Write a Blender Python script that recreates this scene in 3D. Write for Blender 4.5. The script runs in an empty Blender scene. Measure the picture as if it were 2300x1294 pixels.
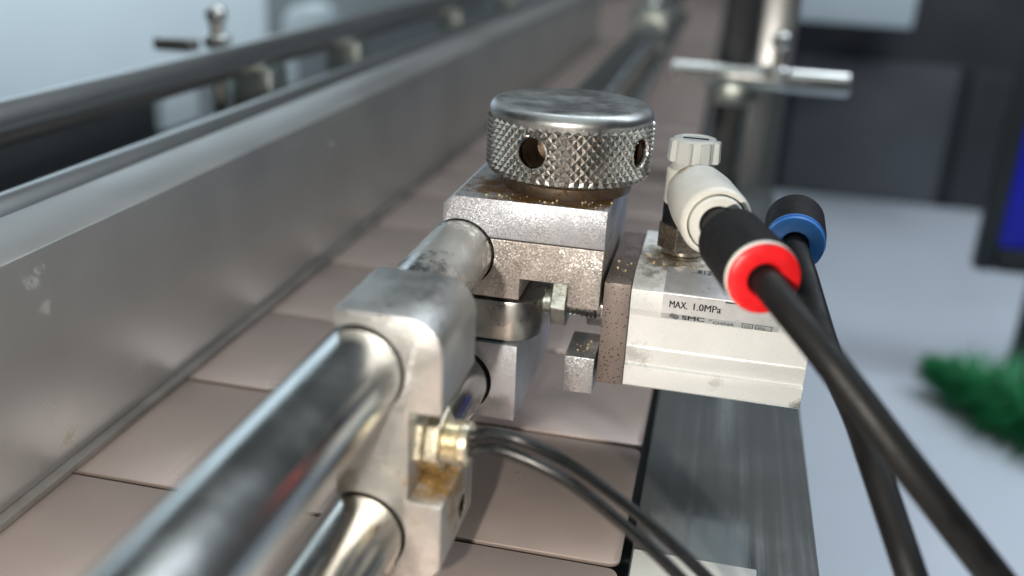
import bpy, bmesh, math, random
from mathutils import Vector, Matrix

random.seed(7)
MM = 0.001
scn = bpy.context.scene
COL = scn.collection

# ------------------------------------------------------------------ camera
R = [[0.9756282547288829, 0.21355251815589185, 0.05044631368050283],
     [0.1226528347371473, -0.34010215854456854, -0.9323555136771956],
     [-0.18194996758893978, 0.9158197659706864, -0.3580060970874394]]
CAM = Vector((0.01818195158123336, -0.1830121712054444, 0.05331090964987717))
right, down, fwd = Vector(R[0]), Vector(R[1]), Vector(R[2])
cd = bpy.data.cameras.new('camera')
cam = bpy.data.objects.new('camera', cd)
COL.objects.link(cam)
m = Matrix((right, -down, -fwd)).transposed().to_4x4()
m.translation = CAM
cam.matrix_world = m
cd.sensor_width = 36.0
cd.lens = 34.435
cd.clip_start = 0.005
cd.clip_end = 50.0
cd.dof.use_dof = True
cd.dof.focus_distance = 0.194
cd.dof.aperture_fstop = 8.8
scn.camera = cam

# ------------------------------------------------------------------ light
w = bpy.data.worlds.new('World'); scn.world = w; w.use_nodes = True
w.node_tree.nodes['Background'].inputs[0].default_value = (0.43, 0.48, 0.50, 1)
w.node_tree.nodes['Background'].inputs[1].default_value = 0.125

def lamp(name, kind, loc, power, color, size=0.01, size_y=None, target=None):
    d = bpy.data.lights.new(name, kind)
    d.energy = power; d.color = color
    if kind == 'AREA':
        d.shape = 'RECTANGLE'; d.size = size; d.size_y = size_y
    else:
        d.shadow_soft_size = size
    o = bpy.data.objects.new(name, d); COL.objects.link(o)
    o.location = loc
    if target is not None:
        o.rotation_euler = (Vector(target) - Vector(loc)).to_track_quat('-Z', 'Y').to_euler()
    return o

# the phone's torch beside the lens
lamp('phone_torch', 'POINT', (-0.005, -0.183, 0.033), 1.42, (1.0, 0.925, 0.82), 0.0022)
# factory lighting overhead as one panel; the areas after it are added fill
lamp('overhead_fill', 'AREA', (0.05, 1.0, 1.9), 8, (0.90, 0.97, 1.0), 1.2, 1.0, (0.05, 1.0, 0))
lamp('overhead_fill', 'AREA', (0.1, -0.9, 1.9), 13, (0.90, 1.0, 0.97), 2.4, 2.4, (0.1, -0.9, 0))  # added area above and behind the camera, brightens the rods' reflections
lamp('fill_strip', 'AREA', (-0.75, 0.5, 1.3), 3.5, (0.84, 0.92, 1.0), 0.12, 1.8, (-0.55, 0.5, 0))  # added narrow area, draws highlight lines along the rails and lip
lamp('fill_strip', 'AREA', (0.62, 0.42, 0.75), 7, (0.82, 0.91, 1.0), 0.2, 1.0, (0.45, 0.42, -0.3))  # added area close above the table, only there to brighten it
lamp('fill_strip', 'AREA', (-1.6, 0.9, 0.9), 30, (0.84, 0.93, 1.0), 1.2, 0.2, (-1.7, 1.75, -0.2))  # added area turned to the wall, brightens it and its reflections

scn.view_settings.view_transform = 'Standard'
scn.view_settings.look = 'None'
scn.view_settings.exposure = 0.0
scn.view_settings.gamma = 1.0
scn.view_settings.use_curve_mapping = False
scn.render.engine = 'CYCLES'
scn.cycles.use_denoising = True
scn.cycles.max_bounces = 8
scn.cycles.caustics_reflective = True
scn.cycles.sample_clamp_indirect = 6.0
scn.cycles.blur_glossy = 0.3

# ------------------------------------------------------------------ materials
def srgb(r, g, b):
    f = lambda c: (c/255/12.92) if c/255 <= 0.04045 else ((c/255+0.055)/1.055)**2.4
    return (f(r), f(g), f(b), 1)

class NT:
    def __init__(s, name):
        s.m = bpy.data.materials.new(name); s.m.use_nodes = True
        s.t = s.m.node_tree; s.n = s.t.nodes; s.b = s.n['Principled BSDF']
        s.tc = s.n.new('ShaderNodeTexCoord')
    def link(s, a, b): s.t.links.new(a, b)
    def node(s, k, **kw):
        n = s.n.new(k)
        for a, v in kw.items(): setattr(n, a, v)
        return n
    def mapping(s, scale=(1, 1, 1), loc=(0, 0, 0)):
        n = s.node('ShaderNodeMapping'); n.inputs['Scale'].default_value = scale; n.inputs['Location'].default_value = loc
        s.link(s.tc.outputs['Object'], n.inputs['Vector']); return n.outputs[0]
    def noise(s, scale, detail=3, rough=0.5, vec=None):
        n = s.node('ShaderNodeTexNoise'); n.inputs['Scale'].default_value = scale
        n.inputs['Detail'].default_value = detail; n.inputs['Roughness'].default_value = rough
        s.link(vec if vec is not None else s.tc.outputs['Object'], n.inputs['Vector']); return n.outputs['Fac']
    def ramp(s, fac, lo, hi, a=0.0, b=1.0):
        n = s.node('ShaderNodeMapRange'); n.interpolation_type = 'SMOOTHSTEP'
        for i, v in ((1, lo), (2, hi), (3, a), (4, b)): n.inputs[i].default_value = v
        s.link(fac, n.inputs[0]); return n.outputs[0]
    def math(s, op, a, b):
        n = s.node('ShaderNodeMath', operation=op)
        for i, v in enumerate((a, b)):
            if isinstance(v, (int, float)): n.inputs[i].default_value = v
            else: s.link(v, n.inputs[i])
        return n.outputs[0]
    def mix(s, fac, a, b):
        n = s.node('ShaderNodeMix', data_type='RGBA')
        if isinstance(fac, (int, float)): n.inputs[0].default_value = fac
        else: s.link(fac, n.inputs[0])
        for i, v in ((6, a), (7, b)):
            if isinstance(v, tuple): n.inputs[i].default_value = v
            else: s.link(v, n.inputs[i])
        return n.outputs[2]

def surf(name, col, metal=0.0, rough=0.5, var=0.12, vscale=60, bump=0.0, bscale=900, brush=None,
         sparkle=0.0, sscale=3200, specks=None, stains=(), scratches=0.0, rvar=0.25, coat=0.0, ior=None):
    """one procedural surface: colour drift, fine relief, optional brushing, blasted sparkle, specks, rust stains"""
    t = NT(name)
    c0 = tuple(min(1, x*(1-var)) for x in col[:3]) + (1,)
    c1 = tuple(min(1, x*(1+var)) for x in col[:3]) + (1,)
    c = t.mix(t.ramp(t.noise(vscale, 4, 0.6), 0.3, 0.7), c0, c1)
    heights = []
    rfac = t.ramp(t.noise(vscale*2.3, 5, 0.65), 0.25, 0.75, max(0.02, rough*(1-rvar)), min(1, rough*(1+rvar)))
    if bump: heights.append((t.noise(bscale, 4, 0.6), bump))
    if brush:
        vec = t.mapping(scale=brush)
        bn = t.noise(1.0, 5, 0.7, vec)
        heights.append((bn, 0.25))
        c = t.mix(t.ramp(bn, 0.35, 0.65, 0.0, 0.22), c, tuple(x*0.72 for x in col[:3]) + (1,))
        rfac = t.math('ADD', rfac, t.ramp(bn, 0.3, 0.7, -0.05, 0.07))
    if sparkle:
        v = t.node('ShaderNodeTexVoronoi'); v.inputs['Scale'].default_value = sscale
        t.link(t.tc.outputs['Object'], v.inputs['Vector'])
        sep = t.node('ShaderNodeSeparateColor'); t.link(v.outputs['Color'], sep.inputs[0])
        # grain by grain: tint and gloss jitter of the blasted metal
        c = t.mix(t.ramp(sep.outputs[0], 0.55, 1.0, 0.0, 0.5*sparkle), c, tuple(min(1, x*1.6) for x in col[:3]) + (1,))
        c = t.mix(t.ramp(sep.outputs[1], 0.6, 1.0, 0.0, 0.5*sparkle), c, tuple(x*0.5 for x in col[:3]) + (1,))
        nv = t.node('ShaderNodeVectorMath', operation='SUBTRACT'); t.link(v.outputs['Color'], nv.inputs[0]); nv.inputs[1].default_value = (0.5, 0.5, 0.5)
        sc = t.node('ShaderNodeVectorMath', operation='SCALE'); t.link(nv.outputs[0], sc.inputs[0]); sc.inputs['Scale'].default_value = 0.55*sparkle
        geo = t.node('ShaderNodeNewGeometry')
        ad = t.node('ShaderNodeVectorMath', operation='ADD'); t.link(geo.outputs['Normal'], ad.inputs[0]); t.link(sc.outputs[0], ad.inputs[1])
        nm = t.node('ShaderNodeVectorMath', operation='NORMALIZE'); t.link(ad.outputs[0], nm.inputs[0])
        base_n = nm.outputs[0]
    else:
        base_n = None
    if scratches:
        vec = t.mapping(scale=(260, 30, 90))
        s1 = t.noise(1.0, 6, 0.75, vec)
        c = t.mix(t.ramp(s1, 0.60, 0.72, 0, scratches), c, tuple(min(1, x*1.7) for x in col[:3]) + (1,))
    if specks:
        scol, sc_, th = specks
        v = t.noise(sc_, 2, 0.5)
        k = t.ramp(v, th, th+0.05)
        c = t.mix(k, c, scol); rfac = t.mix(k, rfac, (0.8, 0.8, 0.8, 1))
    metal_v = metal
    for (ctr, rad, scol, dens) in stains:       # rust dust and oil: blotches with their own shape
        sub = t.node('ShaderNodeVectorMath', operation='DISTANCE'); t.link(t.tc.outputs['Object'], sub.inputs[0]); sub.inputs[1].default_value = ctr
        wob = t.math('MULTIPLY', t.math('SUBTRACT', t.noise(260, 4, 0.7), 0.5), rad*2.2)
        fall = t.ramp(t.math('ADD', sub.outputs['Value'], wob), rad*0.1, rad, 1.0, 0.0)
        n1 = t.noise(1300, 5, 0.75); n2 = t.noise(3000, 2, 0.5)
        k1 = t.math('MULTIPLY', t.ramp(t.math('ADD', n1, t.math('MULTIPLY', fall, 0.45)), 0.62-0.2*dens, 0.92-0.2*dens), t.math('MULTIPLY', fall, min(1.0, dens*1.1)))
        k2 = t.math('MULTIPLY', t.math('MULTIPLY', t.ramp(n2, 0.63, 0.70), t.ramp(fall, 0.0, 0.35)), min(1.0, dens*1.3))
        c = t.mix(k1, c, scol); c = t.mix(k2, c, (min(1, scol[0]*5), min(1, scol[1]*4.2), min(1, scol[2]*2.5), 1))
        rfac = t.mix(k1, rfac, (0.65, 0.65, 0.65, 1))
        mk = t.mix(k1, metal_v if not isinstance(metal_v, float) else (metal_v,)*3 + (1,), (0.1, 0.1, 0.1, 1)); metal_v = mk
    t.link(c, t.b.inputs['Base Color'])
    t.link(rfac, t.b.inputs['Roughness'])
    if isinstance(metal_v, (int, float)): t.b.inputs['Metallic'].default_value = metal_v
    else: t.link(metal_v, t.b.inputs['Metallic'])
    if coat: t.b.inputs['Coat Weight'].default_value = coat
    nrm = base_n
    for h, st in heights:
        b = t.node('ShaderNodeBump'); b.inputs['Strength'].default_value = st; b.inputs['Distance'].default_value = 0.00012
        t.link(h, b.inputs['Height'])
        if nrm is not None: t.link(nrm, b.inputs['Normal'])
        nrm = b.outputs[0]
    if nrm is not None: t.link(nrm, t.b.inputs['Normal'])
    return t.m

RUST = (0.085, 0.045, 0.012, 1)
OIL = (0.09, 0.06, 0.018, 1)
M = {}
M['chrome'] = surf('polished_rod_steel', (0.60, 0.61, 0.60, 1), 1.0, 0.15, 0.06, 40, 0.0, rvar=0.3, brush=(2500, 25, 2500))
M['rail'] = surf('satin_rail_steel', (0.55, 0.56, 0.56, 1), 1.0, 0.30, 0.04, 12, rvar=0.05)
M['chrome_worn'] = surf('polished_rod_steel_dusted', (0.62, 0.63, 0.62, 1), 1.0, 0.20, 0.06, 40, 0.0, rvar=0.3, stains=(((0, -0.012, 0.014), 0.026, (0.16, 0.13, 0.09, 1), 0.42),))
M['chrome_dusty'] = surf('dusty_rod_steel', (0.60, 0.58, 0.54, 1), 1.0, 0.20, 0.1, 60, 0.12, 1500, specks=((0.2, 0.14, 0.08, 1), 1400, 0.70))
M['blasted'] = surf('bead_blasted_aluminium', (0.43, 0.44, 0.475, 1), 0.8, 0.50, 0.04, 90, 0.2, 2500, sparkle=0.36, sscale=4800)
M['steel'] = surf('dull_machined_steel', (0.46, 0.45, 0.43, 1), 1.0, 0.33, 0.08, 120, 0.15, 1800)
M['knurl'] = surf('knurled_steel', (0.60, 0.59, 0.57, 1), 1.0, 0.24, 0.10, 150, 0.0, 2500, specks=((0.16, 0.08, 0.03, 1), 260, 0.74))
M['knob_top'] = surf('worn_turned_steel', (0.42, 0.435, 0.43, 1), 1.0, 0.40, 0.12, 70, 0.12, 1500, specks=((0.4, 0.33, 0.22, 1), 700, 0.76))
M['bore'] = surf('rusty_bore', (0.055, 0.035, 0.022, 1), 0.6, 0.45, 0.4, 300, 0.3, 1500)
M['black_iron'] = surf('pitted_dark_plate', (0.20, 0.165, 0.15, 1), 0.55, 0.50, 0.12, 120, 0.3, 1800, specks=((0.02, 0.018, 0.016, 1), 1900, 0.62))
M['zinc'] = surf('zinc_plated_steel', (0.55, 0.60, 0.57, 1), 1.0, 0.33, 0.15, 500, 0.25, 2000)
M['brass'] = surf('nickel_brass', (0.84, 0.77, 0.60, 1), 1.0, 0.30, 0.12, 250, 0.1, 1500)
M['nickel'] = surf('nickel_plated_brass', (0.42, 0.37, 0.31, 1), 1.0, 0.28, 0.12, 250, 0.15, 1200)
M['black_rubber'] = surf('matt_black_plastic', (0.006, 0.006, 0.007, 1), 0.0, 0.60, 0.2, 200, 0.15, 1200)
M['tube'] = surf('black_polyurethane_tube', (0.0045, 0.0045, 0.005, 1), 0.0, 0.55, 0.2, 100, 0.08, 800)
M['cable'] = surf('black_fibre_jacket', (0.010, 0.011, 0.012, 1), 0.0, 0.26, 0.2, 100, 0.05, 900)
M['white_plastic'] = surf('white_plastic', (0.70, 0.70, 0.66, 1), 0.0, 0.42, 0.04, 200, 0.05, 900)
M['grey_plastic'] = surf('light_grey_plastic', (0.50, 0.52, 0.50, 1), 0.0, 0.40, 0.04, 200, 0.05, 900)
M['red_plastic'] = surf('red_plastic', (0.66, 0.010, 0.014, 1), 0.0, 0.38, 0.10, 260, 0.10, 900, specks=((0.45, 0.08, 0.07, 1), 900, 0.74))
M['blue_plastic'] = surf('blue_plastic', (0.07, 0.28, 0.78, 1), 0.0, 0.33, 0.05, 200, 0.03, 900)
M['film'] = surf('silver_label_film', (0.66, 0.67, 0.69, 1), 0.55, 0.34, 0.06, 300, 0.25, 700, specks=((0.45, 0.36, 0.2, 1), 1500, 0.70))
M['ink'] = surf('black_ink', (0.015, 0.015, 0.016, 1), 0.0, 0.5, 0.1)
M['chain'] = surf('chain_plate_steel', (0.46, 0.375, 0.34, 1), 0.5, 0.32, 0.08, 14, 0.12, 1200, specks=((0.6, 0.55, 0.5, 1), 500, 0.79), rvar=0.2, scratches=0.10)
M['beam'] = surf('satin_beam_steel', (0.44, 0.44, 0.43, 1), 0.85, 0.40, 0.05, 14, 0.1, 700, specks=((0.75, 0.73, 0.69, 1), 260, 0.77), rvar=0.12, scratches=0.06,
   stains=(((0.0085, -0.225, 0.045), 0.0040, (0.40, 0.41, 0.39, 1), 0.35), ((0.0085, -0.223, 0.038), 0.0035, (0.40, 0.41, 0.39, 1), 0.25), ((0.0085, -0.226, 0.0152), 0.0035, (0.40, 0.41, 0.39, 1), 0.25), ((0.0085, -0.221, 0.007), 0.004, (0.3, 0.24, 0.13, 1), 0.45), ((0.0085, -0.192, 0.012), 0.004, (0.40, 0.41, 0.39, 1), 0.15)))
M['strip'] = surf('worn_wear_strip', (0.13, 0.12, 0.11, 1), 0.2, 0.55, 0.25, 60, 0.3, 500)
M['side'] = surf('polished_side_plate', (0.42, 0.445, 0.455, 1), 0.85, 0.16, 0.05, 20, 0.0, brush=(420, 6, 420), rvar=0.25)
M['post'] = surf('dull_post_steel', (0.24, 0.25, 0.26, 1), 1.0, 0.34, 0.1, 20)
M['dark'] = surf('dark_painted_metal', (0.035, 0.04, 0.045, 1), 0.1, 0.5, 0.2, 6)
M['darkgrey'] = surf('dark_grey_panel', (0.035, 0.037, 0.043, 1), 0.1, 0.45, 0.15, 6)
M['midgrey'] = surf('mid_grey_door', (0.085, 0.09, 0.10, 1), 0.1, 0.4, 0.12, 8)
M['greygreen'] = surf('grey_green_panel', (0.17, 0.20, 0.205, 1), 0.0, 0.5, 0.1, 4)
M['crumb'] = surf('tan_crumbs', (0.50, 0.38, 0.22, 1), 0.0, 0.6, 0.3, 900)
M['pale'] = surf('pale_wall_paint', (0.56, 0.64, 0.68, 1), 0.0, 0.6, 0.04, 2)
M['table'] = surf('pale_table_top', (0.60, 0.65, 0.73, 1), 0.0, 0.35, 0.05, 3)
M['blue_panel'] = surf('deep_blue_panel', (0.005, 0.012, 0.75, 1), 0.0, 0.4, 0.05, 5)
M['green'] = surf('dark_green_bristle', (0.008, 0.22, 0.07, 1), 0.0, 0.5, 0.2, 20)

# ------------------------------------------------------------------ mesh helpers (millimetres, world axes)
def bm_new(): return bmesh.new()

def prism(poly, axis, a0, a1, bevel=0.0, seg=2, bm=None):
    """extrude a 2D outline: axis x -> outline (y,z), y -> (x,z), z -> (x,y)"""
    own = bmesh.new()
    def co(p, a):
        return {'x': (a, p[0], p[1]), 'y': (p[0], a, p[1]), 'z': (p[0], p[1], a)}[axis]
    v0 = [own.verts.new(co(p, a0)) for p in poly]
    v1 = [own.verts.new(co(p, a1)) for p in poly]
    n = len(poly)
    own.faces.new(v0); own.faces.new(list(reversed(v1)))
    for i in range(n):
        own.faces.new((v0[i], v1[i], v1[(i+1) % n], v0[(i+1) % n]))
    bmesh.ops.recalc_face_normals(own, faces=own.faces[:])
    if bevel:
        ed = [e for e in own.edges if len(e.link_faces) == 2 and e.calc_face_angle(0) > 0.4]
        bmesh.ops.bevel(own, geom=ed, offset=bevel, segments=seg, profile=0.5, affect='EDGES', clamp_overlap=True)
    return join(bm, own)

def join(bm, own):
    if bm is None: return own
    me = bpy.data.meshes.new('tmp'); own.to_mesh(me); own.free(); bm.from_mesh(me); bpy.data.meshes.remove(me); return bm

def box(x0, x1, y0, y1, z0, z1, bevel=0.0, seg=2, bm=None):
    return prism([(x0, y0), (x1, y0), (x1, y1), (x0, y1)], 'z', z0, z1, bevel, seg, bm)

def frame(d):
    d = Vector(d).normalized()
    u = d.cross(Vector((0, 0, 1)))
    if u.length < 1e-4: u = Vector((1, 0, 0))
    u.normalize(); return d, u, d.cross(u).normalized()

def lathe(prof, org, d, seg=48, bm=None, closed=False):
    """spin a (radius, distance) outline about an axis"""
    own = bmesh.new(); d, u, v = frame(d); org = Vector(org)
    rings = []
    for r, h in prof:
        if r < 1e-6: rings.append([own.verts.new(org + d*h)])
        else: rings.append([own.verts.new(org + d*h + (u*math.cos(2*math.pi*i/seg) + v*math.sin(2*math.pi*i/seg))*r) for i in range(seg)])
    pairs = list(zip(rings, rings[1:])) + ([(rings[-1], rings[0])] if closed else [])
    for a, b in pairs:
        for i in range(seg):
            j = (i+1) % seg
            if len(a) == 1 and len(b) == 1: continue
            if len(a) == 1: own.faces.new((a[0], b[j], b[i]))
            elif len(b) == 1: own.faces.new((a[i], a[j], b[0]))
            else: own.faces.new((a[i], a[j], b[j], b[i]))
    bmesh.ops.recalc_face_normals(own, faces=own.faces[:])
    return join(bm, own)

def rod(p0, p1, r, seg=48, ch=0.4, bm=None):
    p0, p1 = Vector(p0), Vector(p1); L = (p1-p0).length
    return lathe([(0, 0), (r-ch, 0), (r, ch), (r, L-ch), (r-ch, L), (0, L)], p0, p1-p0, seg, bm)

def spline(pts, n=10):
    P = [Vector(p) for p in pts]; P = [P[0]*2-P[1]] + P + [P[-1]*2-P[-2]]; out = []
    for i in range(1, len(P)-2):
        a, b, c, d = P[i-1:i+3]
        for k in range(n):
            t = k/n
            out.append(0.5*((2*b) + (c-a)*t + (2*a-5*b+4*c-d)*t*t + (3*b-a-3*c+d)*t**3))
    out.append(P[-2]); return out

def tube(pts, r, seg=24, n=10):
    own = bmesh.new(); pts = spline(pts, n); ref = None; rings = []
    for i, p in enumerate(pts):
        d = (pts[min(i+1, len(pts)-1)] - pts[max(i-1, 0)]).normalized()
        if ref is None: ref = frame(d)[1]
        u = (ref - d*ref.dot(d)).normalized(); v = d.cross(u); ref = u
        rings.append([own.verts.new(p + (u*math.cos(2*math.pi*k/seg) + v*math.sin(2*math.pi*k/seg))*r) for k in range(seg)])
    for a, b in zip(rings, rings[1:]):
        for k in range(seg): own.faces.new((a[k], a[(k+1) % seg], b[(k+1) % seg], b[k]))
    own.faces.new(rings[0]); own.faces.new(rings[-1])
    bmesh.ops.recalc_face_normals(own, faces=own.faces[:])
    return own

def hexprism(org, d, r, h0, h1, phase=0.0, ch=0.5, bm=None):
    """hexagonal nut body with its corners turned down at both ends"""
    d, u, v = frame(d); own = bmesh.new(); org = Vector(org)
    def ring(rr, h): return [own.verts.new(org + d*h + (u*math.cos(phase+math.pi/3*i) + v*math.sin(phase+math.pi/3*i))*rr) for i in range(6)]
    rs = [ring(r-ch, h0), ring(r, h0+ch*0.6), ring(r, h1-ch*0.6), ring(r-ch, h1)]
    for a, b in zip(rs, rs[1:]):
        for i in range(6): own.faces.new((a[i], a[(i+1) % 6], b[(i+1) % 6], b[i]))
    own.faces.new(rs[0]); own.faces.new(rs[-1])
    bmesh.ops.recalc_face_normals(own, faces=own.faces[:])
    ed = [e for e in own.edges if e.calc_face_angle(0) > 0.6]
    bmesh.ops.bevel(own, geom=ed, offset=0.15, segments=1, affect='EDGES')
    return join(bm, own)

def boolean(bm, cutters):
    """bm minus cutter bmeshes (exact solver)"""
    def tmp(b, n):
        me = bpy.data.meshes.new(n); b.to_mesh(me); b.free(); o = bpy.data.objects.new(n, me); COL.objects.link(o); return o
    o = tmp(bm, 'work'); cs = [tmp(c, 'cut') for c in cutters]
    for c in cs:
        md = o.modifiers.new('cut', 'BOOLEAN'); md.operation = 'DIFFERENCE'; md.solver = 'EXACT'; md.object = c
    dg = bpy.context.evaluated_depsgraph_get()
    me = bpy.data.meshes.new_from_object(o.evaluated_get(dg))
    out = bmesh.new(); out.from_mesh(me); bpy.data.meshes.remove(me)
    for x in [o] + cs:
        d = x.data; bpy.data.objects.remove(x); bpy.data.meshes.remove(d)
    return out

def finish(bm, base, angle=0.6, smooth=True):
    for v in bm.verts: v.co = v.co*MM - base
    for f in bm.faces: f.smooth = smooth
    if smooth:
        for e in bm.edges:
            e.smooth = not (len(e.link_faces) == 2 and e.calc_face_angle(0) > angle)
    me = bpy.data.meshes.new('mesh'); bm.to_mesh(me); bm.free(); return me

def thing(name, base, label, cat, group=None):
    o = bpy.data.objects.new(name, None); COL.objects.link(o)
    o.empty_display_size = 0.005
    o.location = Vector(base)*MM
    o['label'] = label; o['category'] = cat
    if group: o['group'] = group
    return o

def origin(o):
    p = Vector(o.location)
    while o.parent: o = o.parent; p += Vector(o.location)
    return p

def part(name, bm, mat, parent, angle=0.6, smooth=True, label=None):
    me = finish(bm, origin(parent), angle, smooth); me.name = name; me.materials.append(M[mat] if isinstance(mat, str) else mat)
    o = bpy.data.objects.new(name, me); COL.objects.link(o); o.parent = parent
    if label: o['label'] = label
    return o

def single(name, bm, mat, base, label, cat, group=None, kind=None):
    b = Vector(base)*MM
    me = finish(bm, b); me.name = name; me.materials.append(M[mat])
    o = bpy.data.objects.new(name, me); COL.objects.link(o); o.location = b
    if kind: o['kind'] = kind
    else: o['label'] = label; o['category'] = cat
    if group: o['group'] = group
    return o

def arc(cx, cz, r, a0, a1, n=8):
    return [(cx + r*math.cos(math.radians(a0+(a1-a0)*i/n)), cz + r*math.sin(math.radians(a0+(a1-a0)*i/n))) for i in range(n+1)]

def lettering(body, parent, p0, xdir, zdir, width, height, mat='ink', bold=0.0):
    """printed characters: outline text turned into a thin mesh lying in the plane p0 + xdir, zdir (mm)"""
    cu = bpy.data.curves.new('txt', 'FONT'); cu.body = body; cu.extrude = 0.0; cu.resolution_u = 3
    to = bpy.data.objects.new('txt', cu); COL.objects.link(to)
    dg = bpy.context.evaluated_depsgraph_get()
    me = bpy.data.meshes.new_from_object(to.evaluated_get(dg))
    bpy.data.objects.remove(to); bpy.data.curves.remove(cu)
    bm = bmesh.new(); bm.from_mesh(me); bpy.data.meshes.remove(me)
    xs = [v.co.x for v in bm.verts]; ys = [v.co.y for v in bm.verts]
    x0, x1, y0, y1 = min(xs), max(xs), min(ys), max(ys)
    X = Vector(xdir).normalized(); Z = Vector(zdir).normalized(); N = X.cross(Z).normalized()
    for v in bm.verts:
        v.co = Vector(p0) + X*((v.co.x-x0)/(x1-x0)*width) + Z*((v.co.y-y0)/(y1-y0)*height) + N*0.03
    if bold:
        g = bmesh.ops.duplicate(bm, geom=bm.verts[:] + bm.edges[:] + bm.faces[:])
        for v in g['geom']:
            if isinstance(v, bmesh.types.BMVert): v.co += X*bold + N*0.006
    return part('lettering', bm, mat, parent, smooth=False)

# ================================================================== the setting
# dark bed under the chain, pale surface far below on the right, wall behind
single('conveyor_bed', box(-420, 12, -300, 2600, -84, -76), 'dark', (-100, 400, -84), None, None, kind='structure')
single('wall', box(-4200, -760, 1700, 1760, -900, 700), 'pale', (-2200, 1730, -900), None, None, kind='structure')
single('floor', box(-4500, 3500, -1200, 4500, -960, -900), 'darkgrey', (0, 1000, -960), None, None, kind='structure')

# ------------------------------------------------------------------ slat chain
PITCH = 47.5
ch = thing('conveyor_chain', (-60, -23, -76), 'pinkish brown steel slat chain of flat plates under the clamps', 'conveyor chain')
def plate_mesh():
    x0, x1, y0, y1 = -150.0, 10.5, 0.65, PITCH-0.65
    poly = [(x0, y0)] + arc(x1-2.2, y0+2.2, 2.2, -90, 0, 5) + arc(x1-2.2, y1-2.2, 2.2, 0, 90, 5) + [(x0, y1)]
    b = prism(poly, 'z', -65.0, -64.0, 0.28, 2)
    return b
pb = plate_mesh()
me = finish(pb, Vector((-60, 0, -76))*MM); me.name = 'chain_plate'; me.materials.append(M['chain'])
for k in range(-5, 36):
    o = bpy.data.objects.new('chain_plate', me); COL.objects.link(o); o.parent = ch
    o.location = (0, k*PITCH*MM, random.uniform(-0.15, 0.1)*MM)
    o.rotation_euler = (random.uniform(-0.004, 0.004), 0, 0)

# ------------------------------------------------------------------ left beam
be = thing('side_beam', (-118, 200, -64), 'brushed grey steel side beam with scuff marks along left of the chain', 'beam')
part('web', prism([(-109.5, -62.2), (-109.5, -13.6), (-129, -13.2), (-129, -62.2)], 'y', -260, 840, 0.5), 'beam', be)
part('wear_strip', box(-128, -107.2, -260, 838, -63.9, -62.3, 0.3), 'strip', be)
part('lip', rod((-136, -260, -17), (-136, 840, -17), 5.6, 32), 'rail', be)

# ------------------------------------------------------------------ side plate on the right
single('side_plate', box(12.2, 49.6, -300, 900, -78, -67.0, 0.35), 'side', (30, 200, -78),
       'mirror polished dark grey steel side plate right of the chain', 'plate')

single('white_plate', box(12.6, 37.0, -120, -14.0, -66.95, -65.6, 0.3), 'white_plastic', (25, -60, -67),
       'small white flat plate on the side plate at bottom edge', 'plate')

# ================================================================== the two rods
single('guide_rod', rod((-29.6, -185, -12), (-29.6, 900, -12), 7.0, 72), 'chrome_worn', (-29.6, 0, -19),
       'upper polished steel rod running through both clamps', 'rod', 'guide rods')
single('guide_rod', rod((-29.2, -185, -40.7), (-29.2, 900, -40.7), 7.0, 72), 'chrome_dusty', (-29.2, 0, -47.7),
       'lower dusty steel rod under the polished one', 'rod', 'guide rods')

# ================================================================== front clamp that holds the sensor
sc = thing('sensor_clamp', (-25, -47.5, -48.5), 'silver block with one rounded corner and a side notch on both rods', 'clamp')
prof = [(-33.5, -2.5)] + list(reversed(arc(-22.4, -8.5, 6.0, 0, 90, 8))) + [(-16.4, -18), (-21.6, -18), (-21.6, -33.7), (-16, -33.7), (-16, -45.6), (-18.6, -48.5), (-33.5, -48.5)]
body = prism(prof, 'y', -57.5, -37.5, 0.45, 2)
body = boolean(body, [rod((-29.7, -70, -12), (-29.7, -20, -12), 7.45, 64, 0.01), rod((-29.2, -70, -40.7), (-29.2, -20, -40.7), 7.45, 64, 0.01),
                      rod((-21, -44.4, -41.6), (-10, -44.4, -41.6), 2.1, 32, 0.01)])
cl_mat = surf('clamp_aluminium', (0.43, 0.43, 0.42, 1), 0.9, 0.38, 0.08, 110, 0.35, 2200, sparkle=0.3, sscale=4000,
              stains=(((0.006, 0.000, 0.0148), 0.0125, (0.15, 0.085, 0.02, 1), 1.0), ((-0.008, -0.010, 0.016), 0.006, RUST, 0.45), ((0.0, -0.010, 0.003), 0.006, RUST, 0.3)))
cb = part('body', body, cl_mat, sc, 0.5)
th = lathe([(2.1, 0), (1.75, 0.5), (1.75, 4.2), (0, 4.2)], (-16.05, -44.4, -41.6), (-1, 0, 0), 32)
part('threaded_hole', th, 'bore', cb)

# ------------------------------------------------------------------ fibre sensor in the notch
SY, SZ = -49.0, -26.6
fs = thing('fibre_sensor', (-19, SY, SZ), 'brassy threaded sensor head with hex nuts in the clamp notch', 'sensor')
part('washer', rod((-24.9, SY, SZ), (-23.3, SY, SZ), 4.2, 36, 0.3), 'brass', fs)
part('hex_nut', hexprism((-23.1, SY, SZ), (1, 0, 0), 5.5, 0.0, 2.6, 0.22, 0.4), 'brass', fs, 0.4)
part('hex_nut', hexprism((-20.45, SY, SZ), (1, 0, 0), 5.5, 0.0, 2.6, 0.20, 0.4), 'brass', fs, 0.4)
pr = [(0, 0), (3.1, 0), (3.1, 0.7)]
for i in range(4): pr += [(3.6, 0.9+i*0.7), (3.2, 1.25+i*0.7)]
pr += [(3.7, 3.6), (3.7, 4.7), (3.2, 5.0), (0, 5.0)]
part('threaded_sleeve', lathe(pr, (-18.7, SY, SZ), (1, 0, 0), 40), 'brass', fs)
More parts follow.
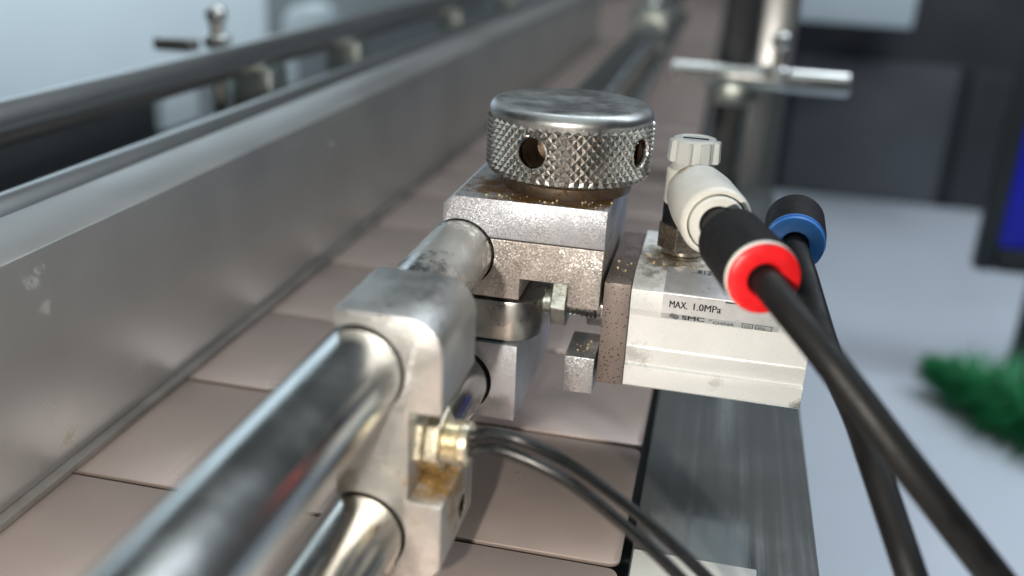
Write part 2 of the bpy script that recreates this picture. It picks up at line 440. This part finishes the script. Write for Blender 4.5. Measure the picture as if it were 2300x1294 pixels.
c1 = tube([(-15.5, -49.2, -25.3), (-13.5, -49.3, -25.1), (-10.3, -49.4, -23.9), (-4.8, -49.6, -24.4), (2.3, -48.6, -27.7), (11.3, -48.0, -33.6), (19.0, -48.5, -38.8), (26.6, -50.2, -44.1), (32.8, -52.0, -49.1), (40, -56, -58)], 1.02, 20)
part('cable', c1, 'cable', fs)
c2 = tube([(-15.5, -49.6, -27.7), (-13.4, -50.1, -27.3), (-9.3, -50.6, -25.9), (-3.6, -50.9, -26.9), (2.9, -51.3, -29.3), (10.9, -51.7, -34.4), (17.9, -52.3, -39.4), (24.8, -54.0, -44.6), (30.1, -55.8, -49.2), (36, -60, -56)], 1.02, 20)
part('cable', c2, 'cable', fs)

# ================================================================== rear clamp with the knurled knob
rc = thing('rod_clamp', (-16, 20, -48.7), 'blasted grey metal clamp on the rods topped by a large knurled knob', 'clamp')
B0 = Vector((-0.016, 0.020, -0.0487))
def loc(x, y, z): return tuple(Vector((x, y, z))*MM - B0)
top_mat = surf('blasted_aluminium_dusty', (0.40, 0.41, 0.43, 1), 0.85, 0.42, 0.05, 90, 0.2, 2500, sparkle=0.48, sscale=4200,
               stains=((loc(-14, 6, 0), 0.021, RUST, 1.0), (loc(-2, 10, 0), 0.016, RUST, 1.0), (loc(-24, 12, 0), 0.012, RUST, 0.9)))
mid_mat = surf('blasted_aluminium_warm', (0.46, 0.43, 0.41, 1), 0.85, 0.46, 0.07, 90, 0.3, 2500, sparkle=0.6, sscale=4200,
               stains=((loc(-14, 0, -8.5), 0.012, RUST, 0.25), (loc(-17, 0, -17), 0.007, RUST, 0.25)))
up = prism([(-33.2, -8.0), (-33.2, -1.9), (-31.0, 0.0), (0, 0), (0, -8.0)], 'y', 0, 45, 0.22, 2)
up = boolean(up, [rod((-29.5, -30, -12), (-29.5, 80, -12), 7.3, 64, 0.01)])
ub = part('upper_block', up, 'blasted', rc, 0.5)
ub.data.materials.append(top_mat)                       # dust lies on the upward faces
for p in ub.data.polygons:
    if p.normal.z > 0.8: p.material_index = 1
mid = prism([(-33.2, -20.8), (-33.2, -8.25), (-0.05, -8.25), (-0.2, -20.9), (-6.7, -20.9), (-6.7, -16.2), (-16.7, -16.2), (-16.7, -20.8)], 'y', 0.15, 45, 0.2, 2)
mid = boolean(mid, [rod((-29.5, -30, -12), (-29.5, 80, -12), 7.3, 64, 0.01)])
part('notched_block', mid, mid_mat, rc, 0.5)
lev = [(-33, 0.7), ] + arc(-19.6, 7.7, 7.0, -90, 0, 10) + arc(-16.6, 34, 4, 0, 90, 4) + [(-33, 38)]
part('lever', prism(lev, 'z', -30.6, -21.8, 0.35, 2), 'steel', rc, 0.5)
low = prism([(-33.2, -48.7), (-33.2, -31.2), (-16.4, -31.2), (-16.2, -48.7)], 'y', 0.0, 42, 0.25, 2)
low = boolean(low, [rod((-29.0, -30, -40.7), (-29.0, 80, -40.7), 7.4, 64, 0.01)])
part('lower_block', low, 'blasted', rc, 0.5)
part('hex_nut', hexprism((-11.2, 11.0, -23.8), (1, 0, 0), 5.5, 0.0, 3.6, 0.0, 0.4), 'zinc', rc, 0.4)
pr = [(0, 0), (2.6, 0)]
for i in range(9): pr += [(3.0, 0.3+i*0.9), (2.5, 0.75+i*0.9)]
pr += [(2.6, 8.6), (0, 8.6)]
part('stud', lathe(pr, (-9.4, 11.5, -24.2), (1, 0, 0), 28), 'steel', rc)
part('stud_tip', lathe([(0, 0), (2.4, 0), (3.2, 1.2), (3.2, 5), (0, 5)], (-15.5, 11.5, -24.2), (1, 0, 0), 28), 'zinc', rc)
part('stop_foot', box(-6.4, -0.1, 0.1, 13.5, -39.7, -31.6, 0.25), top_mat, rc, 0.5)

# knob: knurled drum of raised pyramids, two cross holes, smooth dished cap
KC = (-11.0, 17.0)
def knurl():
    N, J = 54, 11; zb, zt = 3.7, 15.2; r0, r1 = 16.35, 17.4
    b = bmesh.new(); h = (zt-zb)/J; V = {}
    def vert(i, j, r):
        a = math.pi*2*i/(2*N); return b.verts.new((KC[0]+r*math.cos(a), KC[1]+r*math.sin(a), zb+j*h))
    for j in range(J+1):
        for i in range(2*N):
            V[i, j] = vert(i, j, r0 if (i+j) % 2 == 0 else r1*(1 if 0 < j < J else 0.975) + random.uniform(-0.05, 0.03))
    W = lambda i, j: V[i % (2*N), j]
    for j in range(J):
        for i in range(2*N):
            q = [(i, j), (i+1, j), (i+1, j+1), (i, j+1)]
            # split each quad along its valley-to-valley line so that peaks stay four-sided
            if (i+j) % 2 == 0:
                b.faces.new((W(i, j), W(i+1, j), W(i+1, j+1))); b.faces.new((W(i, j), W(i+1, j+1), W(i, j+1)))
            else:
                b.faces.new((W(i, j), W(i+1, j), W(i, j+1))); b.faces.new((W(i+1, j), W(i+1, j+1), W(i, j+1)))
    lo = [vert(i, -0.45, 15.8) for i in range(2*N)]
    for i in range(2*N): b.faces.new((W(i+1, 0), W(i, 0), lo[i], lo[(i+1) % (2*N)]))
    b.faces.new(lo); b.faces.new([W(i, J) for i in range(2*N)])
    bmesh.ops.recalc_face_normals(b, faces=b.faces[:])
    return b
holes = [-106.5, -24.0, 66, 156]
def hvec(a): return Vector((math.cos(math.radians(a)), math.sin(math.radians(a)), 0))
kc3 = Vector((KC[0], KC[1], 9.8))
kb = boolean(knurl(), [rod(kc3+hvec(a)*7, kc3+hvec(a)*25, 2.95, 40, 0.01) for a in holes[:2]])
kn = part('knob', kb, 'knurl', rc, 0.05, smooth=False, label='large knurled steel thumb knob with cross holes')
kc = Vector((KC[0], KC[1], 0))
cap = [(0, 14.0), (16.4, 14.0), (16.9, 15.2), (16.95, 15.7)] + [(14.7+2.25*math.cos(a), 15.7+2.1*math.sin(a)) for a in [0.2, 0.45, 0.7, 0.95, 1.2, 1.45]] + [(13.2, 17.95), (9, 17.6), (4, 17.45), (0, 17.4)]
part('cap', lathe(cap, kc, (0, 0, 1), 96), 'knob_top', kn, 0.8)
part('collar', lathe([(0, 0.05), (13.4, 0.05), (13.6, 0.4), (13.6, 2.4), (14.6, 3.3), (0, 3.3)], kc, (0, 0, 1), 72),
     surf('rusty_collar', (0.17, 0.13, 0.10, 1), 0.8, 0.38, 0.25, 200, 0.2, 1200, specks=((0.13, 0.07, 0.02, 1), 1500, 0.58)), kn)
for a in holes[:2]:
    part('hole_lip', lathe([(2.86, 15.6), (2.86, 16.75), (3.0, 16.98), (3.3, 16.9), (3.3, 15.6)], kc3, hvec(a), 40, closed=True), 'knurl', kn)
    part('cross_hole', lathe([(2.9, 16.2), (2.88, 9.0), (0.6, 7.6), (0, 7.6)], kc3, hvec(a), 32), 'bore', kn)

# ================================================================== pneumatic cylinder
cy = thing('pneumatic_cylinder', (22, 18, -37), 'off white ribbed aluminium air cylinder with silver printed label beside the knob', 'air cylinder')
C0 = Vector((0.022, 0.018, -0.037))
def cloc(x, y, z): return tuple(Vector((x, y, z))*MM - C0)
cyl_mat = surf('off_white_anodised', (0.77, 0.79, 0.785, 1), 0.2, 0.42, 0.03, 60, 0.35, 2600, sparkle=0.12, sscale=3000,
               stains=((cloc(12, 16, -13.5), 0.0135, OIL, 0.8), (cloc(7, 0, -29.5), 0.005, RUST, 0.35), (cloc(8, 3, -14), 0.006, RUST, 0.3), (cloc(24, 0, -33.5), 0.0025, RUST, 0.25), (cloc(41, 0, -36), 0.0022, (0.02, 0.02, 0.02, 1), 0.8)))
section = [(0.0, -15.2), (7.5, -13.5), (35, -13.5), (35, -37.0), (1.3, -37.0), (0.3, -36.3), (0.25, -32.0), (1.0, -31.7), (0.45, -27.9), (0.65, -27.5), (0.65, -20.9), (0.0, -19.4)]
part('body', prism(section, 'x', 6.0, 41.6, 0.16, 2), cyl_mat, cy, 0.35)
part('mounting_plate', box(0.55, 5.9, 0.0, 35.5, -36.6, -14.5, 0.15), 'black_iron', cy, 0.5)
part('piston_rod', rod((-4.0, 17, -26), (1, 17, -26), 5.2, 40, 0.5), 'steel', cy)
def wrap(path, x0, x1):
    b = bmesh.new(); vs = []
    for (y, z) in path: vs.append((b.verts.new((x0, y, z)), b.verts.new((x1, y, z))))
    for (a, c), (d, e) in zip(vs, vs[1:]): b.faces.new((a, c, e, d))
    bmesh.ops.recalc_face_normals(b, faces=b.faces[:])
    bmesh.ops.solidify(b, geom=b.faces[:], thickness=0.05)
    return b
o_ = 0.10
lab = part('label', wrap([(11, -13.5+o_), (7.5, -13.5+o_), (0.25, -15.15+o_), (-0.02-o_*0.6, -15.5), (-o_, -19.35), (0.55, -20.75)], 12.3, 35.2), 'film', cy, 0.3, label='silver film label printed in black')
FX, FZ = (1, 0, 0), (0, 0, 1)
yl = -o_ - 0.05
lettering('MAX.', lab, (13.7, yl, -18.05), FX, FZ, 3.5, 1.45, bold=0.1)
lettering('1.0MPa', lab, (18.4, yl, -18.05), FX, FZ, 5.3, 1.45, bold=0.1)
lettering('I', lab, (24.4, yl, -15.75), FX, FZ, 2.2, 0.28)
SD = Vector((0, -0.65, 1.4)); so = (0.55, -20.75)
def sl(x, k): return (x, so[0]-0.65*k-0.12, so[1]+1.4*k-0.05)
lettering('SMC', lab, sl(16.4, 0.25), FX, SD, 4.3, 1.15, bold=0.12)
lettering('CHINA', lab, sl(22.5, 0.1), FX, SD, 4.1, 0.8)
lettering('P', lab, sl(21.8, 0.55), FX, SD, 0.45, 0.5)
lettering('CI', lab, sl(28.6, 0.25), FX, SD, 1.0, 0.6, bold=0.0)
lettering('Xo', lab, sl(31.1, 0.25), FX, SD, 1.5, 0.6, bold=0.0)
def ring_rect(x0, x1, k0, k1, t):
    b = bmesh.new(); n = Vector((1, 0, 0)).cross(SD.normalized())*0.03
    def q(xa, xb, ka, kb):
        vs = [b.verts.new(Vector(sl(x, k))+n) for x, k in ((xa, ka), (xb, ka), (xb, kb), (xa, kb))]; b.faces.new(vs)
    q(x0, x1, k0, k0+t); q(x0, x1, k1-t, k1); q(x0, x0+t*1.6, k0+t, k1-t); q(x1-t*1.6, x1, k0+t, k1-t)
    return b
part('box_mark', ring_rect(28.1, 30.2, 0.08, 0.95, 0.08), 'ink', lab, smooth=False)
part('box_mark', ring_rect(30.7, 33.9, 0.08, 0.95, 0.08), 'ink', lab, smooth=False)
def swirl():
    b = bmesh.new(); n = Vector((1, 0, 0)).cross(SD.normalized())*0.03
    for (k0, amp, off) in ((0.2, 0.13, 0.0), (0.45, 0.13, 0.15), (0.72, 0.13, 0.3)):
        top, bot = [], []
        for i in range(11):
            t = i/10; x = 13.9 + 2.0*t; s = math.sin(math.pi*t); e = math.sqrt(max(0, 1-(2*t-1)**2))
            kc_ = 0.55 + (k0-0.45)*1.25*e + 0.12*math.sin(2*math.pi*t+off)
            top.append(b.verts.new(Vector(sl(x, kc_+amp*e))+n)); bot.append(b.verts.new(Vector(sl(x, kc_-0.02))+n))
        for i in range(10): b.faces.new((bot[i], bot[i+1], top[i+1], top[i]))
    return b
part('emblem', swirl(), 'ink', lab, smooth=False)
lettering('...812', lab, (17.2, 8.4, -13.5+o_+0.06), FX, (0, 1, 0), 4.0, 2.2, bold=0.0)

# ------------------------------------------------------------------ speed controller fitting
fx, fy = 14.7, 19.2
sp = thing('flow_control_fitting', (fx, fy, -13.5), 'white plastic elbow air fitting with grey ribbed knob on the cylinder', 'air fitting')
F0 = Vector((fx, fy, -13.5))*MM
part('thread_ring', lathe([(0, 0), (4.3, 0), (4.5, 0.3), (4.5, 0.7), (4.1, 0.9), (4.6, 1.2), (4.6, 2.0), (0, 2.0)], (fx, fy, -13.45), (0, 0, 1), 48), 'nickel', sp)
part('hex_base', hexprism((fx, fy, -11.5), (0, 0, 1), 5.7, 0, 5.6, 0.25, 0.3), 'nickel', sp, 0.35)
part('black_ring', rod((fx, fy, -6.0), (fx, fy, -1.7), 5.1, 48, 0.3), 'black_rubber', sp)
wp = surf('yellowed_white_plastic', (0.70, 0.69, 0.64, 1), 0.0, 0.42, 0.04, 200, 0.06, 900, stains=((tuple(Vector((13.6, 13.2, 5.2))*MM-F0), 0.0035, (0.32, 0.15, 0.03, 1), 0.8), (tuple(Vector((17, -4, 8))*MM-F0), 0.005, (0.4, 0.32, 0.2, 1), 0.12)))
part('body', lathe([(0, 0), (5.0, 0), (5.2, 0.25), (5.2, 7.0), (4.7, 7.5), (0, 7.5)], (fx, fy, -1.75), (0, 0, 1), 48), wp, sp)
# ribbed adjusting knob
kb_ = lathe([(0, 0), (4.4, 0), (4.4, 5.9), (4.0, 6.4), (3.3, 6.45), (3.1, 6.2), (0, 6.2)], (fx, fy, 5.7), (0, 0, 1), 48)
ak = part('adjusting_knob', kb_, 'grey_plastic', sp)
for i in range(7):
    a = math.radians(-112 + i*360/7); d = Vector((math.cos(a), math.sin(a), 0)); t_ = Vector((-d.y, d.x, 0))
    b = bmesh.new(); c = Vector((fx, fy, 0)); wd = 1.55 if i % 2 == 0 else 1.0; vs = []
    for z in (7.3, 11.7):
        for (r_, s_) in ((4.0, -wd), (4.0, wd), (5.35, wd*0.85), (5.35, -wd*0.85)):
            vs.append(b.verts.new(c + d*(r_ if z < 11 or r_ < 5 else 5.1) + t_*s_ + Vector((0, 0, z))))
    for f in ((0, 1, 2, 3), (7, 6, 5, 4), (0, 4, 5, 1), (1, 5, 6, 2), (2, 6, 7, 3), (3, 7, 4, 0)): b.faces.new([vs[k] for k in f])
    bmesh.ops.recalc_face_normals(b, faces=b.faces[:])
    bmesh.ops.bevel(b, geom=b.edges[:], offset=0.18, segments=2, affect='EDGES')
    part('rib', b, 'grey_plastic', ak)
part('slot', box(fx-2.6, fx+2.6, fy-0.45, fy+0.45, 11.88, 12.02), 'black_rubber', ak)
d1 = Vector((5.6, -24.5, 0)).normalized()
b0 = Vector((15.2, 19.6, 1.5))
L1 = 25.0
part('barrel', lathe([(0, 2), (5.6, 2), (6.3, 5.5), (6.75, 12), (6.75, L1-1.3), (6.45, L1-0.3), (6.1, L1), (5.6, L1), (5.5, L1-2), (0, L1-2)], b0, d1, 64), wp, sp)
part('release_ring', lathe([(3.3, L1-3), (3.3, L1+0.5), (3.6, L1+0.9), (4.9, L1+0.9), (5.25, L1+0.5), (5.25, L1-3)], b0, d1, 64, closed=True), 'white_plastic', sp)

# ------------------------------------------------------------------ push-in unions and tubes
def union(name, p0, p1, stub, col, label, rim):
    p0, p1 = Vector(p0), Vector(p1); d = (p1-p0).normalized(); L = (p1-p0).length
    u = thing(name, p0, label, 'air fitting')
    part('sleeve', lathe([(0, -2), (3.15, -2), (3.15, stub), (4.9, stub+0.3), (6.0, stub+1.8), (6.15, L-4), (5.95, L-1.6), (5.2, L-1.4), (0, L-1.4)], p0, d, 56), 'black_rubber', u)
    part('rim', lathe([(5.3, L-1.7), (5.95, L-1.7), (5.98, L-1.1), (5.75, L-0.9), (5.3, L-0.9)], p0, d, 56, closed=True), rim, u)
    part('release_ring', lathe([(2.5, L-3), (2.5, L-0.3), (2.9, L+0.4), (4.9, L+0.6), (5.7, L+0.2), (5.85, L-0.5), (5.7, L-0.8), (5.2, L-3)], p0, d, 64, closed=True), col, u)
    return u
union('push_in_union', (20.8, -4.9, 1.5), (28.7, -33, 1.4), 8.5, 'red_plastic', 'black push-in air union with a red release ring', 'white_plastic')
union('push_in_union', (37.0, 24.0, -3.8), (36.4, 9.1, -5.2), 0.5, 'blue_plastic', 'black push-in air union with a blue release ring', 'blue_plastic')
for k in ('tube', 'black_rubber', 'cable'): M[k].node_tree.nodes['Principled BSDF'].inputs['Specular IOR Level'].default_value = 0.3
single('air_tube', tube([(27.6, -29, 1.5), (28.8, -33.0, 1.3), (31.8, -37.6, -0.6), (37.5, -43.6, -4.8), (42.4, -47.5, -9.1), (51.6, -52.4, -17.9), (64.3, -55.9, -30.5), (76.2, -58.3, -42.6), (90, -60, -60)], 2.5), 'tube', (28, -33, 0),
       'thick black air tube plugged into the red ringed union', 'air tube', 'black air tubes')
single('air_tube', tube([(36.4, 12.5, -4.8), (36.6, 7.9, -5.8), (38.7, 2.6, -9.6), (41.0, -4.2, -14.4), (43.5, -11.9, -19.0), (47.8, -23.9, -24.0), (50.2, -32.6, -27.8), (53.6, -40.9, -34.1), (56.2, -46.7, -39.0), (61.1, -52.7, -48.7), (70, -58, -64)], 2.5), 'tube', (37.2, 8, -5),
       'thick black air tube plugged into the blue ringed union', 'air tube', 'black air tubes')
# rear port elbow under the blue union
re_ = thing('port_elbow', (36.5, 24, -13.5), 'dark elbow on the rear port behind the blue ringed union', 'air fitting')
part('base', hexprism((36.5, 26, -13.5), (0, 0, 1), 5.2, 0, 4.5, 0.2, 0.3), 'nickel', re_, 0.35)
part('neck', lathe([(0, 0), (4.2, 0), (4.2, 7), (0, 7.5)], (36.5, 26, -9.2), (0.15, 0.0, 0.95), 32), 'black_rubber', re_)

# ================================================================== behind: supports, far rail, cabinets
# second clamp block far along the rods
fb = thing('rod_clamp', (-29.6, 470, -30), 'small pale clamp block far along the upper rod, out of focus', 'clamp')
part('body', box(-42, -18, 455, 495, -24, 1, 1.5), 'zinc', fb)
part('screw', rod((-29.6, 475, 1), (-29.6, 475, 5), 6, 32, 0.8), 'chrome', fb)
# upright with cross rods
ps = thing('support_post', (35, 300, -190), 'tall square chrome post with chrome cross rods and a ball stud', 'post')
part('post', box(33, 50, 300, 318, -900, 130, 1.0), 'rail', ps)
part('flat_bar', box(17, 31, 308, 320, -900, 130, 1.0), 'dark', ps)
part('cross_rod', rod((-5, 294, -13), (76, 294, -13), 5.6, 32, 0.8), 'chrome', ps)
part('cross_clamp', box(16, 32, 287, 307, -26, -16, 1), 'zinc', ps)
part('stud', rod((43, 292, -13), (43, 292, 1), 3.0, 24, 0.3), 'steel', ps)
bs = bmesh.new(); bmesh.ops.create_uvsphere(bs, u_segments=24, v_segments=14, radius=4.6)
for v in bs.verts: v.co += Vector((43, 292, 4.5))
part('ball', bs, 'chrome', ps)
part('collar', rod((43, 292, -12), (43, 292, -7), 6.5, 32, 0.8), 'chrome', ps)
# far side guide rail
fr = thing('guide_rail', (-176, 200, -60), 'blurred round steel rail on short posts behind the side beam', 'guide rail')
part('rail', rod((-176, -260, -9), (-176, 1200, -9), 6.4, 40), 'rail', fr)
part('rail', rod((-176, -260, -44), (-176, 1200, -44), 5.0, 40), 'dark', fr)
for y in (214, 318, 520, 700):
    part('bracket', box(-186, -168, y-9, y+9, -62, -14, 1.0), 'zinc', fr)
part('bolt', rod((-200, 221, -60), (-200, 221, 2), 3.2, 24, 0.4), 'steel', fr)
bs = bmesh.new(); bmesh.ops.create_uvsphere(bs, u_segments=24, v_segments=14, radius=4.6)
for v in bs.verts: v.co += Vector((-200, 221, 5))
part('ball', bs, 'chrome', fr)
part('collar', rod((-200, 221, -9), (-200, 221, -3.5), 6.0, 32, 0.8), 'chrome', fr)
part('screw', box(-215, -198, 194, 202, -8, -3, 0.8), 'steel', fr)
single('dark_backing', box(-222, -214, -260, 190, -76, -24, 1), 'dark', (-218, 0, -76), 'dark sheet added low behind the far rail at left to darken the gap', 'plate')  # sheet added so the opening under the far rail comes out dark
single('pale_box', box(-330, -296, 330, 372, -140, -50, 2), 'pale', (-313, 350, -140), 'pale box seen between the far rail and beam, left of two', 'box', 'pale boxes behind the rail')
single('pale_box', box(-330, -296, 445, 520, -140, -52, 2), 'pale', (-313, 480, -140), 'wider pale box seen between the far rail and beam, right of two', 'box', 'pale boxes behind the rail')
single('machine_housing', box(-700, -250, 1300, 1600, -900, 40, 8), 'greygreen', (-450, 1450, -900), 'grey green machine housing behind the far rail, out of focus', 'machine')
single('lamp_cover', prism(arc(-600, -125, 34, 0, 360, 23)[:-1], 'y', 1220, 1296, 6), 'pale', (-600, 1250, -160), 'pale oval cover on the grey machine housing', 'cover')
single('outfeed_plate', box(-260, -112, 860, 1900, -90, -66, 1), 'chain', (-190, 1300, -90), 'pinkish flat plate beyond the end of the side beam', 'plate')
# right background
single('table', box(60, 900, 100, 1235, -330, -300, 3), 'table', (400, 600, -330), 'pale blue grey table top far below right, out of focus', 'table')
cabn = thing('cabinet', (300, 1300, -900), 'dark grey cabinet at the back right, out of focus', 'cabinet')
part('case', box(40, 620, 1250, 1500, -900, 120, 5), 'darkgrey', cabn)
part('door', box(120, 330, 1238, 1249, -420, -110, 3), 'midgrey', cabn)
part('door', box(345, 520, 1238, 1249, -420, -110, 3), 'darkgrey', cabn)
single('pale_box', box(100, 240, 1130, 1236, -56, 20, 4), 'pale', (170, 1170, -95), 'pale box on the dark cabinet at the top right', 'box')
sg = thing('blue_panel', (245, 600, -300), 'deep blue panel in a black frame at the right edge', 'panel')
part('frame', box(230, 243, 602, 618, -190, 60, 2), 'dark', sg)
part('stand', box(285, 305, 632, 650, -300, -20, 2), 'dark', sg)
part('panel', box(244, 330, 606, 630, -171, 60, 2), 'blue_panel', sg)
part('frame', box(244, 330, 602, 618, -190, -172, 2), 'dark', sg)
gl = thing('green_brush', (260, 570, -300), 'dark green bristly brush lying on the pale table', 'brush')
gd = Vector((100, -95, 0)).normalized()
part('core', lathe([(0, 20), (3, 24), (6, 50), (8, 90), (9, 150), (0, 190)], (208, 604, -276), gd, 24), 'green', gl)
br = bmesh.new(); _, gu, gv = frame(gd)
for i in range(1100):
    t = random.random(); h = 4 + 160*t; a = random.uniform(0, 2*math.pi); rr = 12 + 34*min(1, t*2.0)*random.uniform(0.3, 1.4)
    rad = gu*math.cos(a) + gv*math.sin(a); p = Vector((208, 604, -276)) + gd*h
    tip = p + rad*rr + gd*random.uniform(-16, 8); sd = rad.cross(gd)*2.2
    vs = [br.verts.new(p + sd), br.verts.new(p - sd), br.verts.new(p + gd*4.0), br.verts.new(tip)]
    for f in ((0, 1, 3), (1, 2, 3), (2, 0, 3)): br.faces.new([vs[k] for k in f])
bo = part('bristles', br, 'green', gl); bo['kind'] = 'stuff'
part('collar', lathe([(0, 188), (14, 188), (14, 210), (0, 210)], (208, 604, -276), gd, 32), 'dark', gl)

# ------------------------------------------------------------------ crumbs of dust caught on the flat tops
def crumbs():
    b = bmesh.new()
    spots = [(-20, 3, 0.0, 6, 2.4), (-8, 2.2, 0.0, 8, 1.4), (-3, 5, 0.0, 4, 3), (9, 14, -13.5, 4, 6), (13, 12.5, -13.5, 5, 1.6), (18, 12, -13.35, 3, 1.0), (3, 8, -14.5, 2, 7), (-3.4, 6, -31.6, 2, 4)]
    for (x, y, z, sx, sy) in spots:
        for k in range(9):
            r = random.choice((0.12, 0.15, 0.2, 0.3))
            m_ = Matrix.Translation((x+random.uniform(-sx, sx)*0.8, y+random.uniform(-sy, sy)*0.8, z+r*0.7)) @ Matrix.Rotation(random.random()*3, 4, 'X')
            bmesh.ops.create_icosphere(b, subdivisions=1, radius=r, matrix=m_)
    return b
single('dust_crumbs', crumbs(), 'crumb', (-5, 8, 0), None, None, kind='stuff')
